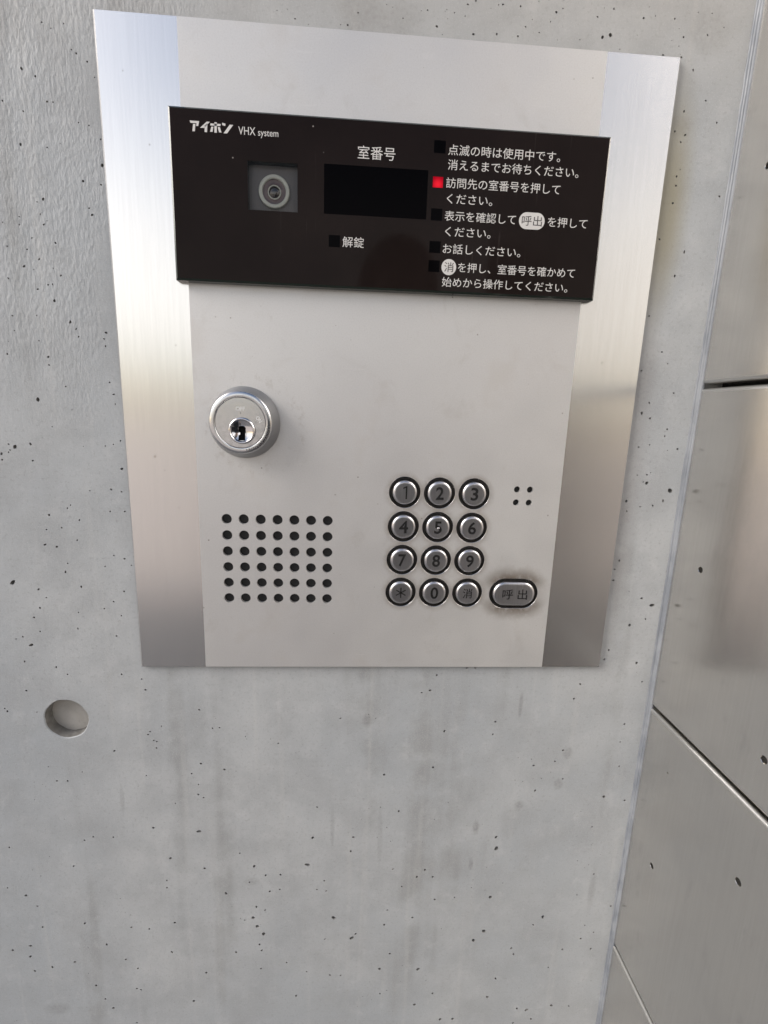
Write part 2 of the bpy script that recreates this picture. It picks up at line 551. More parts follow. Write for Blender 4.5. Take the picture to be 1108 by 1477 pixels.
def print_text(name, body, x0, x1, zbase, em, y, mat, parent, label=None, bold=0.0):
    vs_, fs_, loops = text_loops(body)
    f = text_fit(body, x0, x1, zbase, em)
    mb = MB()
    mb.add([(f(p)[0], y, f(p)[1]) for p in vs_], fs_)
    # ink has a thickness: close it down to the surface
    for lp in loops:
        wall_strip(mb, [f(p) for p in lp], y, y + .04)
    o = mb.build(name, mat, parent)
    if label: o['label'] = label
    return o

def thing(name, label, cat, loc, group=None):
    o = bpy.data.objects.new(name, None)
    o.empty_display_size = .05
    C.objects.link(o); o.location = loc
    tag(o, label, cat, group)
    return o
def tag(o, label=None, cat=None, group=None, kind=None):
    if label: o['label'] = label
    if cat: o['category'] = cat
    if group: o['group'] = group
    if kind: o['kind'] = kind
    return o

# ------------------------------------------------------------------ the setting: ground
mb = MB()
mb.add([(-400000, -400000, 0), (400000, -400000, 0), (400000, 400000, 0), (-400000, 400000, 0)], [(0, 1, 2, 3)])
tag(mb.build('ground', mat_ground), kind='structure')
mb = MB()
mb.add([(-4000, -3200, 4), (192, -3200, 4), (192, 0, 4), (-4000, 0, 4)], [(0, 1, 2, 3)])
tag(mb.build('pavement', mat_apron), kind='structure')

# ------------------------------------------------------------------ concrete wall with its blow holes and tie hole
PITS = '''-1756,1697,41 -1715,1675,33 -1875,1492,67 -1812,1464,50 -1554,1544,42 -1626,1590,33 -1604,1576,50 -1983,1346,50 -1767,1356,51 -1887,1307,42 -1917,1156,68 -1569,1263,43 -1621,1273,34 -1523,1478,34 -1518,1083,79 -1621,1004,61 -1832,908,70 -1864,893,35 -1589,846,62 -1602,878,44 -1842,786,53 -1854,836,35 -2040,671,44 -1940,661,44 -1965,576,71 -1790,700,53 -1883,615,54 -1778,539,54 -1962,818,35 -2049,786,35 -1516,1203,43 -1652,1699,33 -1531,992,44 -2053,512,45 -1906,465,54 -1850,489,45 -1827,493,45 -1825,410,73 -2054,323,45 -1925,330,36 -1752,303,73 -1724,268,46 -2053,246,36 -1714,228,46 -1928,198,37 -1566,255,74 -1579,222,47 -1574,183,47 -2104,121,55 -1888,114,65 -1888,71,46 -1808,-43,47 -1567,-12,47 -1549,-77,57 -1545,-130,38 -1968,-120,103 -2156,-375,47 -2123,-390,114 -2152,-409,48 -2161,-421,48 -2202,-432,76 -2203,-466,57 -2035,-371,76 -2033,-467,58 -1619,-370,39 -1573,-360,39 -1532,-337,49 -1536,-501,79 -1606,-625,59 -1728,-635,39 -1548,-637,50 -1866,-743,49 -1847,-724,39 -1975,-786,69 -1622,-757,50 -1538,-756,50 -1804,-813,60 -1910,-863,50 -1999,-876,50 -2017,-969,70 -1950,-981,70 -1828,-938,50 -1897,-1084,45 -1915,-1139,68 -2231,-1211,151 -1831,-1233,69 -2084,-1252,68 -2044,-1306,46 -2089,-1373,69 -2131,-1436,69 -1579,-1260,62 -1646,-1328,54 -1706,-1375,47 -1607,-1421,47 -1561,-1050,61 -1622,-1030,46 -1679,-1100,46 -1522,-1091,46 -1863,-1401,39 -2167,-1620,114 -2219,-1733,62 -2211,-1565,51 -2254,-1580,41 -2231,-1936,74 -2377,-2060,53 -2364,-2081,74 -2183,-2088,43 -2104,-1529,52 -1876,-1509,52 -1646,-1557,63 -2032,-1771,63 -1967,-1821,53 -1635,-1821,64 -1494,-1931,65 -1512,-1855,54 -1723,-2376,77 -1484,-2236,55 -1498,-2256,66 -1464,-2300,56 -1445,-2310,56 -1450,-2358,56 -1161,-2076,67 -1408,-2195,44 -2110,-2599,66 -2041,-2600,66 -1942,-2533,44 -1167,-2480,80 -1231,-2556,57 -1190,-2643,57 -1194,-2720,69 -1160,-2746,58 -1529,-2567,45 -1349,-2787,46 -1203,-3018,129 -1407,-3235,94 -1176,-3327,84 -1442,-3422,60 -1445,-3485,60 -1508,-2981,81 -1915,-3045,57 -1975,-3071,69 -1781,-3051,57 -2474,-3116,67 -2066,-3282,69 -2525,-3450,57 -2410,-3518,92 -2342,-3612,70 -2034,-3775,83 -2326,-3796,71 -2426,-3959,95 -2553,-3992,83 -2438,-4055,95 -2134,-4119,97 -2296,-4158,84 -2422,-4188,84 -1898,-3970,85 -1773,-4111,86 -1715,-3822,72 -1591,-3843,73 -1407,-3793,85 -1442,-4059,86 -1694,-4199,74 -1202,-4263,88 -2003,-4344,86 -1897,-4565,100 -1948,-4475,74 -1306,-4530,102 -1714,-4389,75 -1685,-4400,62 -1736,-4718,76 -539,-4520,87 -1012,-2528,77 -1034,-2209,56 -1079,-2214,56 -418,-3090,101 -455,-3318,143 -831,-3320,101 -751,-3400,81 -646,-3398,82 -1035,-3549,102 -724,-3540,82 -652,-3526,62 -822,-3675,82 -847,-3772,124 -819,-3850,125 -775,-3920,147 -806,-4017,84 -791,-4073,84 -979,-4082,84 -908,-3790,62 -760,-3706,62 -867,-3456,61 -262,-3795,148 -324,-3988,64 -124,-3985,151 -97,-3949,86 116,-3873,86 133,-3739,64 94,-4289,110 168,-4146,88 325,-3815,87 186,-2883,82 72,-2584,80 412,-2531,81 475,-2248,80 824,-2178,80 814,-2275,61 1126,-2526,83 1157,-2730,84 914,-3215,171 904,-3118,106 904,-3650,132 484,-3655,86 341,-3448,85 459,-3452,85 398,-3389,85 878,-3965,156 804,-4048,134 1106,-4137,91 1129,-4195,91 1326,-3848,135 1258,-3919,68 954,-4612,116 1007,-4429,92 516,-4551,91 378,-4657,114 104,-4532,67 -284,-4331,87 -203,-4338,66 -608,-4196,64 -799,-4243,64 -459,-4290,65 389,-4307,134 1283,-4761,142 1484,-4727,119 1205,-4744,94 1185,-4892,95 1331,-4858,95 590,-4819,116 690,-4821,116 1419,-4338,70 -650,-2331,57 -235,-2145,58 162,-3374,63 234,-3531,64 632,-3643,65 -388,-2837,60 -130,-3092,82 -146,-3211,82 -928,-3206,60 -319,-3551,63 -385,-3535,62 -333,-3460,62 399,-1828,70 360,-1939,82 304,-1956,58 1277,-2494,75 1358,-2004,73 1389,-1895,73 1327,-2406,87 1751,-2540,64 1558,-1643,72 1535,-1711,72 597,-1775,58 654,-1775,58 1072,1831,83 1113,1844,102 1117,1959,46 1281,1930,55 1410,1774,56 1511,1770,57 1586,1718,57 1509,1862,47 1449,1939,47 1638,1880,47 1567,1523,58 1592,1412,59 1680,1581,48 1760,1482,49 1575,1209,59 1579,1162,60 1574,1075,60 1526,887,51 1682,828,72 1840,1124,60 1646,699,72 1531,1426,49 1572,1377,49 848,1941,36 1035,1918,46 1526,477,52 1633,279,53 1744,45,54 1599,-16,65 1562,-80,87 1617,-109,65 1736,-171,66 1727,-213,55 1571,-285,55 1639,-268,44 1655,-506,112 1814,-552,147 1633,-500,45 1587,-458,45 1650,-454,56 1538,-624,90 1779,-616,79 1716,-649,68 1633,-658,45 1551,-689,56 1523,168,53 1679,214,43 1821,-289,67 1734,-1272,83 1812,-1320,142 1677,-1462,95 1547,-1015,69 1765,-1737,97 1523,-1149,70 1522,-1074,58 1781,-1417,60 1743,-2203,75 1823,-1877,61 1671,-2791,116 1831,-2823,78 1349,-2637,63 1731,-2344,50 1613,-3046,65 1679,-3464,67 1849,-3765,82 1649,-4066,83 1666,-3941,55 1744,-4009,69 1740,-4170,84 1513,-4166,83 1628,-4741,72 1570,-3652,54 199,1817,59 390,1797,60 148,1884,35 353,1923,47 393,1941,47 534,1936,48 625,1935,48 815,1923,60 24,1840,35 512,1805,48 623,1804,48 -256,1791,47 660,1848,36 734,1828,36 -2808,-4677,20 -2934,-4565,20 -2750,-4572,26 571,1960,26 -2340,2183,30 -2501,2117,30 -2497,2798,26 -2670,2725,36 -2471,2896,26 -2552,2829,26 -2513,2967,20 -4048,-41,26 -3837,81,20 -1712,-3713,36 -1748,-3692,26 -1673,-3777,22 -2367,-272,26 -1241,-5355,26 -4075,-3119,36 -44,-4817,22 -79,-4786,22 -85,-4897,20 -161,-4884,26 38,-4910,30 1774,-1806,22 -490,3065,22 -602,3060,36 -673,3333,22 -657,3048,30 -2716,2315,26 -2725,-887,26 -3803,2738,20 -3929,2661,22 -3783,2610,22 -3957,2772,26 -3846,2558,26 -1720,1172,22 -1737,1356,36 -1787,1150,36 -1448,-4822,26 -1574,-4928,26 -1373,-4808,20 -1560,-4818,20 -1439,-4840,30 -2945,3195,30 -2919,3116,36 -2930,3009,30 -1510,806,22 -1815,573,30 -1822,805,22 -2031,-3993,26 -839,2449,36 -3564,1401,22 -3592,1437,22 -3501,1136,20 -3583,1287,26 -3718,1343,36 -2421,2058,22 -2349,2242,26 -2323,2149,22 -3775,223,22 -2528,-5416,20 -179,2997,20 -3283,-1450,26 -1626,-5543,36 -512,-2394,20 -700,-2297,26 -536,-2405,20 1255,-2581,26 1034,-2689,22 1060,-2654,36 987,-3524,36 856,-3381,30 761,-3488,36 753,-3557,36 859,-3583,30 -570,-5091,36 -2324,2336,22 -2191,2255,20 46,-5149,22 40,-4590,22 -68,-4649,20 209,-4714,20 -28,-4554,26 23,-4413,26 683,-3014,22 536,-2819,36 794,-3004,26 -2261,-43,30 -2260,-7,22 -588,-2912,26 -136,2197,20 -411,2401,22 -57,2386,20 -3428,2958,22 -3479,3026,22 -2088,-2899,22 -2205,-2624,20 -2104,-2721,20 -2267,-2742,30 -2186,-2643,22 -1905,-269,30 -1743,-377,20 -1787,-171,26 -2630,-544,30 -1966,779,36 -2952,-5228,26 1641,-1223,30 -3290,3277,30 -3239,3165,30 -3188,3336,36 -3386,3189,30 -3136,3372,20 -3111,-110,20 -3151,-82,36 -3085,-106,22 -3154,-166,26 -3186,-148,26 1490,1820,26 1448,1842,22 1306,1981,22 1257,1853,20 -3273,634,26 -3306,703,20 -3305,609,36 -3275,842,26 -3510,757,22 -2457,1872,20 -1693,-4887,36 -1642,-4807,20 -3628,-1864,36 -2154,-2491,36 -2256,-2606,20 -3344,1110,36 -3345,1350,36 -3313,1308,36 -3490,1307,36 -3362,1200,36 1601,-3405,30 1710,-3291,22 1629,-3203,26 1629,-3380,36 1637,-3189,22 -2328,2039,30 -2049,2249,20 -945,-5282,22 -2946,-3332,30 -2859,-3377,20 -2825,-3398,20 -2050,-4228,26 -1034,2218,30 -2159,271,26 -2090,188,20 -2298,265,26 -1194,2684,26 -1177,2861,22 -1217,2927,36 1373,2920,30 1483,3013,26 1230,2962,20 -2346,-5252,26 -2889,1488,22 -4164,-3862,30 -2343,-3305,26 -2293,-3357,36 -2219,-3199,26 1390,-5037,20 1172,-5090,20 1403,-5150,20 -2102,768,22 33,-2084,22 -39,-2139,20 2,-2147,36 -46,-2116,36 64,-2122,22 397,-3965,26 550,-3927,36 -2329,-219,30 -2423,30,20 -995,-3830,30 -938,-3773,36 -794,-3834,22 252,1854,20 342,1872,30 246,1893,26 238,1885,20 286,1882,30 -1774,-3568,30 -868,-2236,22 -1058,-2140,22 -867,-2277,36 -858,-2296,26 -1033,-2371,20 -1384,-3219,20 -3729,2536,20 -3585,2554,30 -3165,-5333,26 -3049,-5358,30 -2427,2375,30 -2484,-2517,36 -2588,-2570,36 106,-3016,36 -76,-2946,20 -26,-2857,26 -135,-3020,22 55,-2847,36 -3696,-3363,30 -3859,-3306,30 -3724,-3214,26 -3767,3037,26 238,-4361,22 312,-4501,20 267,-4265,36 457,-4419,36 259,-4420,22 444,-2957,30 -292,1790,26 103,2640,26 -3177,-4791,22 -3256,-4801,26 -3774,-4503,22 -537,2253,26 1759,-299,30 1671,-440,36 -1909,718,36 -2138,725,30 -2105,731,36 -1916,562,26 -2112,633,36 -3273,-339,26 -3131,-376,36 -3262,-410,22 -3195,-521,22 -3292,-508,20 -3133,-4750,30 -997,-3666,22 -3182,-3190,36 -3229,-3386,20 -1823,3138,22 -1537,3206,36 -1278,2154,26 -1235,2501,36 -2980,-1188,22 -3010,-1317,30 -2982,-1248,22 1590,1243,30 -2590,1486,30 -2574,1532,22 -2362,2177,30 367,-3146,26 -905,2151,20 -702,2176,30 -906,2454,22 -764,2175,26 -659,2229,26 -3734,-2167,20 -3781,-2099,30 -3867,-2070,22 -3862,-2112,26 -3862,-1966,22 573,-2038,22 70,-4855,22 291,-4685,20 -3364,-4691,22 -3433,-4840,22 -3634,-4612,36 842,-5463,22 874,-5337,36 1002,-5466,30 1193,-2632,36 1106,-2474,36 1003,-2642,30 1134,-2631,20 1009,-2460,30 -3463,-3911,26 1743,-3118,20 -3984,-2603,30 -3799,-2504,22 -3721,-2706,22 -2831,-4241,26 -2871,-4183,20 -3104,-4238,26 -2959,-4338,30 770,1973,30 719,1963,30 692,2030,36 731,2067,20 815,1986,36 1782,-4490,26 1756,-4399,20 1637,-4608,22 1714,-4484,20 1749,-4523,22 -734,-5350,36 -3110,-2664,30 -3214,-2578,26 -2148,-5412,26 -3697,-107,22 136,-3134,36 40,-3097,30 -3840,1377,26 -2726,2653,30 -2887,-3832,36 -2849,-3861,26 -3166,-3815,30 -3132,-3806,26 -3039,-3837,30 1514,-2913,26 1539,-3341,36 1422,-3295,22 79,-5306,26 -232,-5567,26 880,-5098,30 843,-5134,36 -2718,-4756,22 -2618,-4651,30 -2619,-4871,36 -2600,-4646,30 -2532,-4747,30 -936,-2541,30 -3247,1565,22 156,-4503,36 692,1882,24 372,2122,24 493,1768,20 483,2039,30 284,1990,20 279,2076,30 -396,1922,40 1570,1976,24 -1308,2124,30 1722,1919,30 1646,1977,30 -993,1919,24 -610,1828,24 -559,1837,20 -1322,2078,24 1343,1944,30 732,1976,40 -125,1977,30 -1353,1967,30 1172,1784,30 -521,1799,40 24,1986,20 1227,2056,20 -783,1945,24 672,2024,24 -61,1892,24 -1145,2002,24 -253,2005,20 -787,2003,40 92,2096,40 399,2110,30 116,1879,20 -30,1883,20 -205,1847,40 -12,2045,30 229,1784,24 -570,2027,30 -1298,2093,20 -1491,1894,20 -836,2147,24 -774,1986,24 -490,2041,24 453,1955,24 -277,1989,30 575,2111,24 511,1932,30 1066,1959,20 953,1811,30 -1205,1913,20 -950,1953,40 -131,1945,40 -1201,2077,40 789,1879,30 849,1977,20 818,2118,30 -503,1899,20 -1454,2042,20 1479,1897,24 1648,2079,24 1504,1783,20 473,1915,20 -1415,2135,20 -1280,1837,40 -453,1780,20 -970,2012,40 -278,2005,24 834,1802,20 1718,-5602,130 -2524,-5429,40 -4736,-3323,30 20,-5807,130 -4620,-1046,30 -4538,-3464,130 -2864,-5226,130 -1725,2777,40 -2800,-5216,60 -2512,-5113,30 431,2686,90 -511,-5244,90 -132,-5727,60 -3332,1729,130 -4036,-2114,60 -3990,-2564,90 -193,3542,40 -3877,-3923,30 -985,-5233,30 -4433,1575,40 -3166,-214,90 355,-5982,60 -2990,1540,40 -4374,1633,40 -365,-5629,30 -4629,3090,130 742,-5503,40 -3302,-5592,90 -4088,-1776,60 -4746,-2673,30 -3964,2909,40 -4059,-5096,130 -3750,2037,60 -53,3036,30 -2999,2096,30 -4207,3246,130 566,3265,130 -3126,-4381,60 -4617,-4394,60 -1322,-5209,130 -2577,-5728,30 -3869,-5997,60 -1882,2463,40 332,2495,90 -3879,-3317,90 -1337,-5259,130 -3590,-273,60 -2747,3610,30 -4167,-935,90 1763,3728,60 1365,2593,30'''
rng = random.Random(11)
pits = [tuple(int(q) for q in s.split(',')) for s in PITS.split()]
wall_loops, mb = [], MB()
PCON = (-200.6, -214.0)
hole = circle(PCON[0], PCON[1], 14.1, 64)
hole = [(PCON[0] + (x - PCON[0]) * (1 + .012 * math.sin(5 * i / 7.) + rng.uniform(-.008, .008)), PCON[1] + (z - PCON[1]) * (1 + .012 * math.sin(5 * i / 7.) + rng.uniform(-.008, .008))) for i, (x, z) in enumerate(hole)]
wall_loops.append(hole)
for a, b, c in pits:
    x, z, r = a / 10, b / 10, c / 100 * 1.04
    n = 12 if r > .8 else 8
    st = rng.uniform(.75, 1.3) if r > .45 else 1.0
    ang = rng.uniform(0, math.pi)
    ca, sa = math.cos(ang), math.sin(ang)
    lp = []
    for i in range(n):
        t_ = 2 * math.pi * i / n
        q = r * rng.uniform(.78, 1.12)
        u, v = q * math.cos(t_) * st, q * math.sin(t_) / st
        lp.append((x + u * ca - v * sa, z + u * sa + v * ca))
    wall_loops.append(lp)
    sc = lambda k: [(x + (p[0] - x) * k, z + (p[1] - z) * k) for p in lp]
    d = r * rng.uniform(1.5, 2.6)
    wall_strip(mb, lp, 0, d * .4, 1, sc(1.12), True)
    wall_strip(mb, sc(1.12), d * .4, d, 1, sc(.75), True)
    mb.add([(p[0], d, p[1]) for p in sc(.75)], [tuple(range(n))], 1)
WX0, WX1, WZ0, WZ1 = -3000, 262, -1400, 1500
sheet(mb, rect(WX0, WX1, WZ0, WZ1), wall_loops, 0, 0)
# tie hole: worn lip, straight side
lip = [(PCON[0] + (x - PCON[0]) * .965, PCON[1] + (z - PCON[1]) * .965) for x, z in hole]
sid = [(PCON[0] + (x - PCON[0]) * .93, PCON[1] + (z - PCON[1]) * .93) for x, z in hole]
wall_strip(mb, hole, 0, .7, 0, lip, True)
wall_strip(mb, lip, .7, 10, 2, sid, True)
# back and edges of the wall
wall_strip(mb, rect(WX0, WX1, WZ0, WZ1), 0, 180, 0)
sheet(mb, rect(WX0, WX1, WZ0, WZ1), [], 180, 0)
wall = mb.build('concrete_wall', [mat_concrete, plain('shaded_pit', (.21, .21, .205), .9), hole_side_mat()], None, (0, 0, ZP))  # pit material is a darker grey with the cavity shade put into its colour
tag(wall, 'bare grey concrete wall with small blow holes behind the intercom', 'wall')
# mortar plug at the bottom of the tie hole
mb = MB()
loft(mb, [(13.3, 7.8), (11.5, 7.7), (7, 7.4), (3, 7.3), (.4, 7.3)], lambda r: circle(PCON[0], PCON[1], r, 48), cap=True)
pl = mb.build('mortar_plug', mat_mortar, wall)
pl['label'] = 'round mortar plug set back in the tie hole'

# ------------------------------------------------------------------ stainless cladding on the return wall
def cladding(label, z0, z1, holes, depth_y=560):
    """tray-shaped sheet: front face in the plane x = XC looking to -x; local u = -y, v = z"""
    mb = MB()
    r = 2.4; g = 1.25                                       # folded edge radius, half of the open joint
    a0, a1, b0, b1 = 1.0, depth_y, z0 + g, z1 - g
    lps = [circle(u, v, q, 24) for u, v, q in holes]
    v, f = cdt(rect(a0 + r, a1 - r, b0 + r, b1 - r), lps)
    X = XC * 1000
    mb.add([(X, -p[0], p[1]) for p in v], f)
    prev = None
    for k in range(9):
        t_ = k / 8 * math.pi / 2
        q = r * (1 - math.sin(t_)); x = X + r * (1 - math.cos(t_))
        lp = [(x, -p[0], p[1]) for p in rect(a0 + q, a1 - q, b0 + q, b1 - q)]
        if prev:
            mb.add(prev + lp, [(i, (i + 1) % 4, 4 + (i + 1) % 4, 4 + i) for i in range(4)], 2, False)
        prev = lp
    back = [(X + 14, p[1], p[2]) for p in prev]
    mb.add(prev + back, [(i, (i + 1) % 4, 4 + (i + 1) % 4, 4 + i) for i in range(4)])
    for lp in lps:
        n = len(lp)
        # slightly broken hole edge, then the bore
        u0 = sum(p[0] for p in lp) / n; v0 = sum(p[1] for p in lp) / n
        l2 = [(u0 + (p[0] - u0) * .93, v0 + (p[1] - v0) * .93) for p in lp]
        mb.add([(X, -p[0], p[1]) for p in lp] + [(X + .25, -p[0], p[1]) for p in l2] + [(X + 2.2, -p[0], p[1]) for p in l2],
               [(i, (i + 1) % n, n + (i + 1) % n, n + i) for i in range(n)] + [(n + i, n + (i + 1) % n, 2 * n + (i + 1) % n, 2 * n + i) for i in range(n)])
        mb.add([(X + 2.2, -p[0], p[1]) for p in l2], [tuple(range(n))], 1)
    o = mb.build('stainless_panel', [mat_panel, mat_gap, mat_fold], None, (0, 0, ZP))
    return tag(o, label, 'metal panel', 'stainless cladding panels')
J = (9.0, -205.2, -410.5)
cladding('uppermost stainless panel of the return wall, above the black open joint', J[0], 640, [(24.6, 117.4, 2.0), (89.5, 180, 2.0)])
cladding('stainless panel directly below the black open joint, beside the intercom', J[1], J[0], [(25.8, -98.7, 1.95), (89.3, -177.0, 2.1), (89.3, -20, 2.1)])
cladding('stainless panel between the two slanting lower joints, two dark holes in it', J[2], J[1], [(27.6, -309.1, 1.9), (89.7, -250.5, 2.1), (27.7, -236.4, .55), (89.7, -370, 2.1)])
cladding('lowest stainless panel, at the bottom right under the last joint', -1396, J[2], [(27.6, -520, 1.9), (89.7, -455, 2.1)])
mb = MB()
X = XC * 1000
v = [(x, y, z) for x in (X + 14.2, X + 40) for y in (-560, 0) for z in (-1396, 640)]
mb.add(v, [(0, 1, 3, 2), (4, 5, 7, 6), (0, 1, 5, 4), (2, 3, 7, 6), (0, 2, 6, 4), (1, 3, 7, 5)])
tag(mb.build('backing_board', mat_gap, None, (0, 0, ZP)), 'black backing behind the stainless panels, seen only in the open joints', 'backing board')

# sealant bead run down the corner
mb = MB()
prof = [(-2.5, -.02), (-2.35, -.45), (-2.0, -.65), (-1.5, -.62), (-1.25, -.9), (-1.0, -1.3), (-.65, -1.35), (-.35, -1.6), (-.06, -2.2), (2.0, -2.2), (2.0, 0)]
zs = [640 - i * 2.5 for i in range(816)]
rows = []
import mathutils
for z in zs:
    row = []
    for k, (a, b) in enumerate(prof):
        w = 0 if k >= 8 else 1
        n1 = mathutils.noise.noise((z * .018, k * .35, 1.0)); n2 = mathutils.noise.noise((z * .12, k * .7, 5.0))
        s_ = 1 + (.22 * n1 + .10 * n2) * w
        wob = .35 * mathutils.noise.noise((z * .03, 9.0, 2.0)) * (1 if k < 4 else .4) * w
        row.append((X + a * s_ + wob * (1 if k else 1), min(b * s_, -.02) if k < 10 else b, z))
    rows.append(row)
n = len(prof)
mb.add([p for r_ in rows for p in r_], [(i * n + k, i * n + k + 1, (i + 1) * n + k + 1, (i + 1) * n + k) for i in range(len(zs) - 1) for k in range(n - 1)], 0, True)
tag(mb.build('sealant_bead', mat_sealant, None, (0, 0, ZP)), 'blue grey sealant bead running down the corner of concrete and steel', 'sealant')

# ------------------------------------------------------------------ the intercom
ic = thing('intercom', 'stainless door entry intercom panel with black glass, lock and keypad on concrete wall', 'intercom', (0, 0, ZP))
XS, W2, ZT, ZB, F = 109.5, 149.9, 175.6, -175.6, -3.0       # strip boundary, half width, top, bottom, front face
def slab(name, mat, x0, x1, holes, chl, chr_, y):
    """plate with chamfers on the left / right where asked, and at top and bottom"""
    mb = MB()
    c = 1.1
    fr = rect(x0 + (c if chl else 0), x1 - (c if chr_ else 0), ZB + .7, ZT - .7)
    out = rect(x0, x1, ZB, ZT)
    sheet(mb, fr, holes, y, 0)
    wall_strip(mb, fr, y, y + 1.0, 1, out)
    for q in (len(mb.mi) - 4, len(mb.mi) - 2):
        mb.mi[q] = 2
    wall_strip(mb, out, y + 1.0, 0, 2)
    for lp in holes:
        xs = [p[0] for p in lp]; zs_ = [p[1] for p in lp]
        cx, cz = (min(xs) + max(xs)) / 2, (min(zs_) + max(zs_)) / 2
        if max(xs) - min(xs) > 12:                           # key cut-outs have a bright broken edge
            l2 = [(p[0] - math.copysign(min(abs(p[0] - cx), .24), p[0] - cx) * abs(p[0] - cx) / max(1e-6, math.hypot(p[0] - cx, p[1] - cz)),
                   p[1] - .24 * (p[1] - cz) / max(1e-6, math.hypot(p[0] - cx, p[1] - cz))) for p in lp]
            wall_strip(mb, lp, y, y + .3, 1, l2, True)
            wall_strip(mb, l2, y + .3, y + 1.9, 1)
        else:
            wall_strip(mb, lp, y, y + 1.9, 0)
    return mb.build(name, [mat, mat_edge, mat_dark_edge], ic)
slab('side_strip', mat_strip, -W2, -XS - .02, [], True, False, F)
slab('side_strip', mat_strip, XS + .02, W2, [], False, True, F)
spk = [(-93.4 + 10.04 * i, -78.2 - 10.02 * j) for j in range(6) for i in range(7)]
mic = [(82.1, -56.2), (90.2, -56.2), (82.1, -64.3), (90.2, -64.3)]
FC = F - .12
holes = [circle(x, z, 3.03, 24) for x, z in spk] + [circle(x, z, 1.95, 20) for x, z in mic] + [circle(x, z, 9.7, 48) for x, z in KEYS] + [stadium(CALL[0], CALL[1], 5.75, 10.15, 64)]
slab('centre_panel', mat_centre, -XS, XS, holes, False, False, FC)
for nm, x0, x1, z0, z1 in (('speaker_cloth', -104, -22, -138, -68), ('microphone_cloth', 76, 97, -71, -50)):
    mb = MB()
    mb.add([(x0, -.9, z0), (x1, -.9, z0), (x1, -.9, z1), (x0, -.9, z1)], [(0, 1, 2, 3)])
    wall_strip(mb, rect(x0, x1, z0, z1), -.9, -.1)
    mb.build(nm, mat_black, ic)

# glass front
GX, GT, GB, GF = 114.4, 133.7, 52.7, -8.4
gl = None
mb = MB()
win = rect(-75.6, -50.1, 88.5, 111.2)
fr = rect(-GX + 1.0, GX - 1.0, GB + 1.0, GT - 1.0)
out = rect(-GX, GX, GB, GT)
sheet(mb, fr, [win], GF, 0)
wall_strip(mb, fr, GF, GF + .9, 1, out)
wall_strip(mb, out, GF + .9, FC, 1)
wall_strip(mb, win, GF, FC, 1)
gl = mb.build('glass_panel', [mat_glass, mat_glass_edge], ic)
# camera behind its clear window
mb = MB()
mb.add([(a, -4.4, b) for a, b in rect(-75.59, -50.11, 88.51, 111.19)], [(0, 1, 2, 3)])
wall_strip(mb, rect(-75.59, -50.11, 88.51, 111.19), -4.4, -3.3)
mb.build('camera_plate', mat_cam_plate, gl)
CX, CZ = -62.6, 98.8
cc = lambda r: circle(CX, CZ, r, 56)
mb = MB(); loft(mb, [(8.0, -4.4), (8.0, -5.7), (7.7, -6.0), (6.4, -6.0), (6.05, -5.7), (6.0, -5.1)], cc)
mb.build('lens_ring', mat_lens_ring, gl)
mb = MB(); loft(mb, [(6.0, -5.1), (5.2, -4.95), (3.5, -4.7)], cc); loft(mb, [(3.5, -4.7), (3.4, -5.0), (3.0, -5.05), (2.9, -4.65)], cc, 1)
mb.build('lens_barrel', [mat_cone, mat_lens_ring], gl)
mb = MB(); loft(mb, [(2.9, -4.65), (2.4, -4.95), (1.7, -5.2), (.9, -5.34), (.15, -5.38)], cc, cap=True)
mb.build('lens', mat_lens, gl)
mb = MB(); mb.add([(a, GF + .25, b) for a, b in rect(-75.55, -50.15, 88.55, 111.15)], [(0, 1, 2, 3)])
mb.build('camera_window', mat_cover, gl)
# display and the indicator windows
def tile(name, mat, x0, x1, z0, z1, label=None):
    mb = MB(); y = GF - .05
    mb.add([(a, y, b) for a, b in rect(x0, x1, z0, z1)], [(0, 1, 2, 3)])
    wall_strip(mb, rect(x0, x1, z0, z1), y, GF)
    o = mb.build(name, mat, gl)
    if label: o['label'] = label
tile('display_window', mat_display, -36.4, 17.8, 88.7, 112.1)
for z in (123.35, 91.4, 75.5, 66.0):
    tile('indicator_window', mat_lamp_off, 20.3, 26.3, z - 2.9, z + 2.9)
tile('indicator_window', mat_lamp_off, -33.7, -27.8, 72.8, 78.6)
tile('indicator_lamp', mat_red, 20.5, 25.9, 104.3, 109.4, 'lit red indicator')
# lettering
TY = GF - .06
EM = 5.35
def line(body, x0, x1, z, em=EM):
    print_text('lettering', body, x0, x1, z, em, TY, mat_print, gl)
line('室番号', -19.2, .3, 115.9, 6.6)
line('解錠', -26.4, -15.0, 73.5, 5.6)
line('点滅の時は使用中です。', 27.8, 87.6, 120.3)
line('消えるまでお待ちください。', 28.0, 98.3, 113.4)
line('訪問先の室番号を押して', 27.6, 89.2, 104.9)
line('ください。', 28.4, 52.9, 97.4)
line('表示を確認して', 27.7, 66.4, 89.1)
line('を押して', 84.0, 106.0, 89.1)
line('ください。', 28.4, 53.2, 81.5)
line('お話しください。', 27.6, 70.4, 73.0)
line('を押し、室番号を確かめて', 36.5, 101.9, 64.0)
line('始めから操作してください。', 28.1, 98.6, 56.3)
line('VHX', -79.7, -71.2, 122.75, 5.2)
line('system', -69.9, -59.7, 122.75, 4.55)
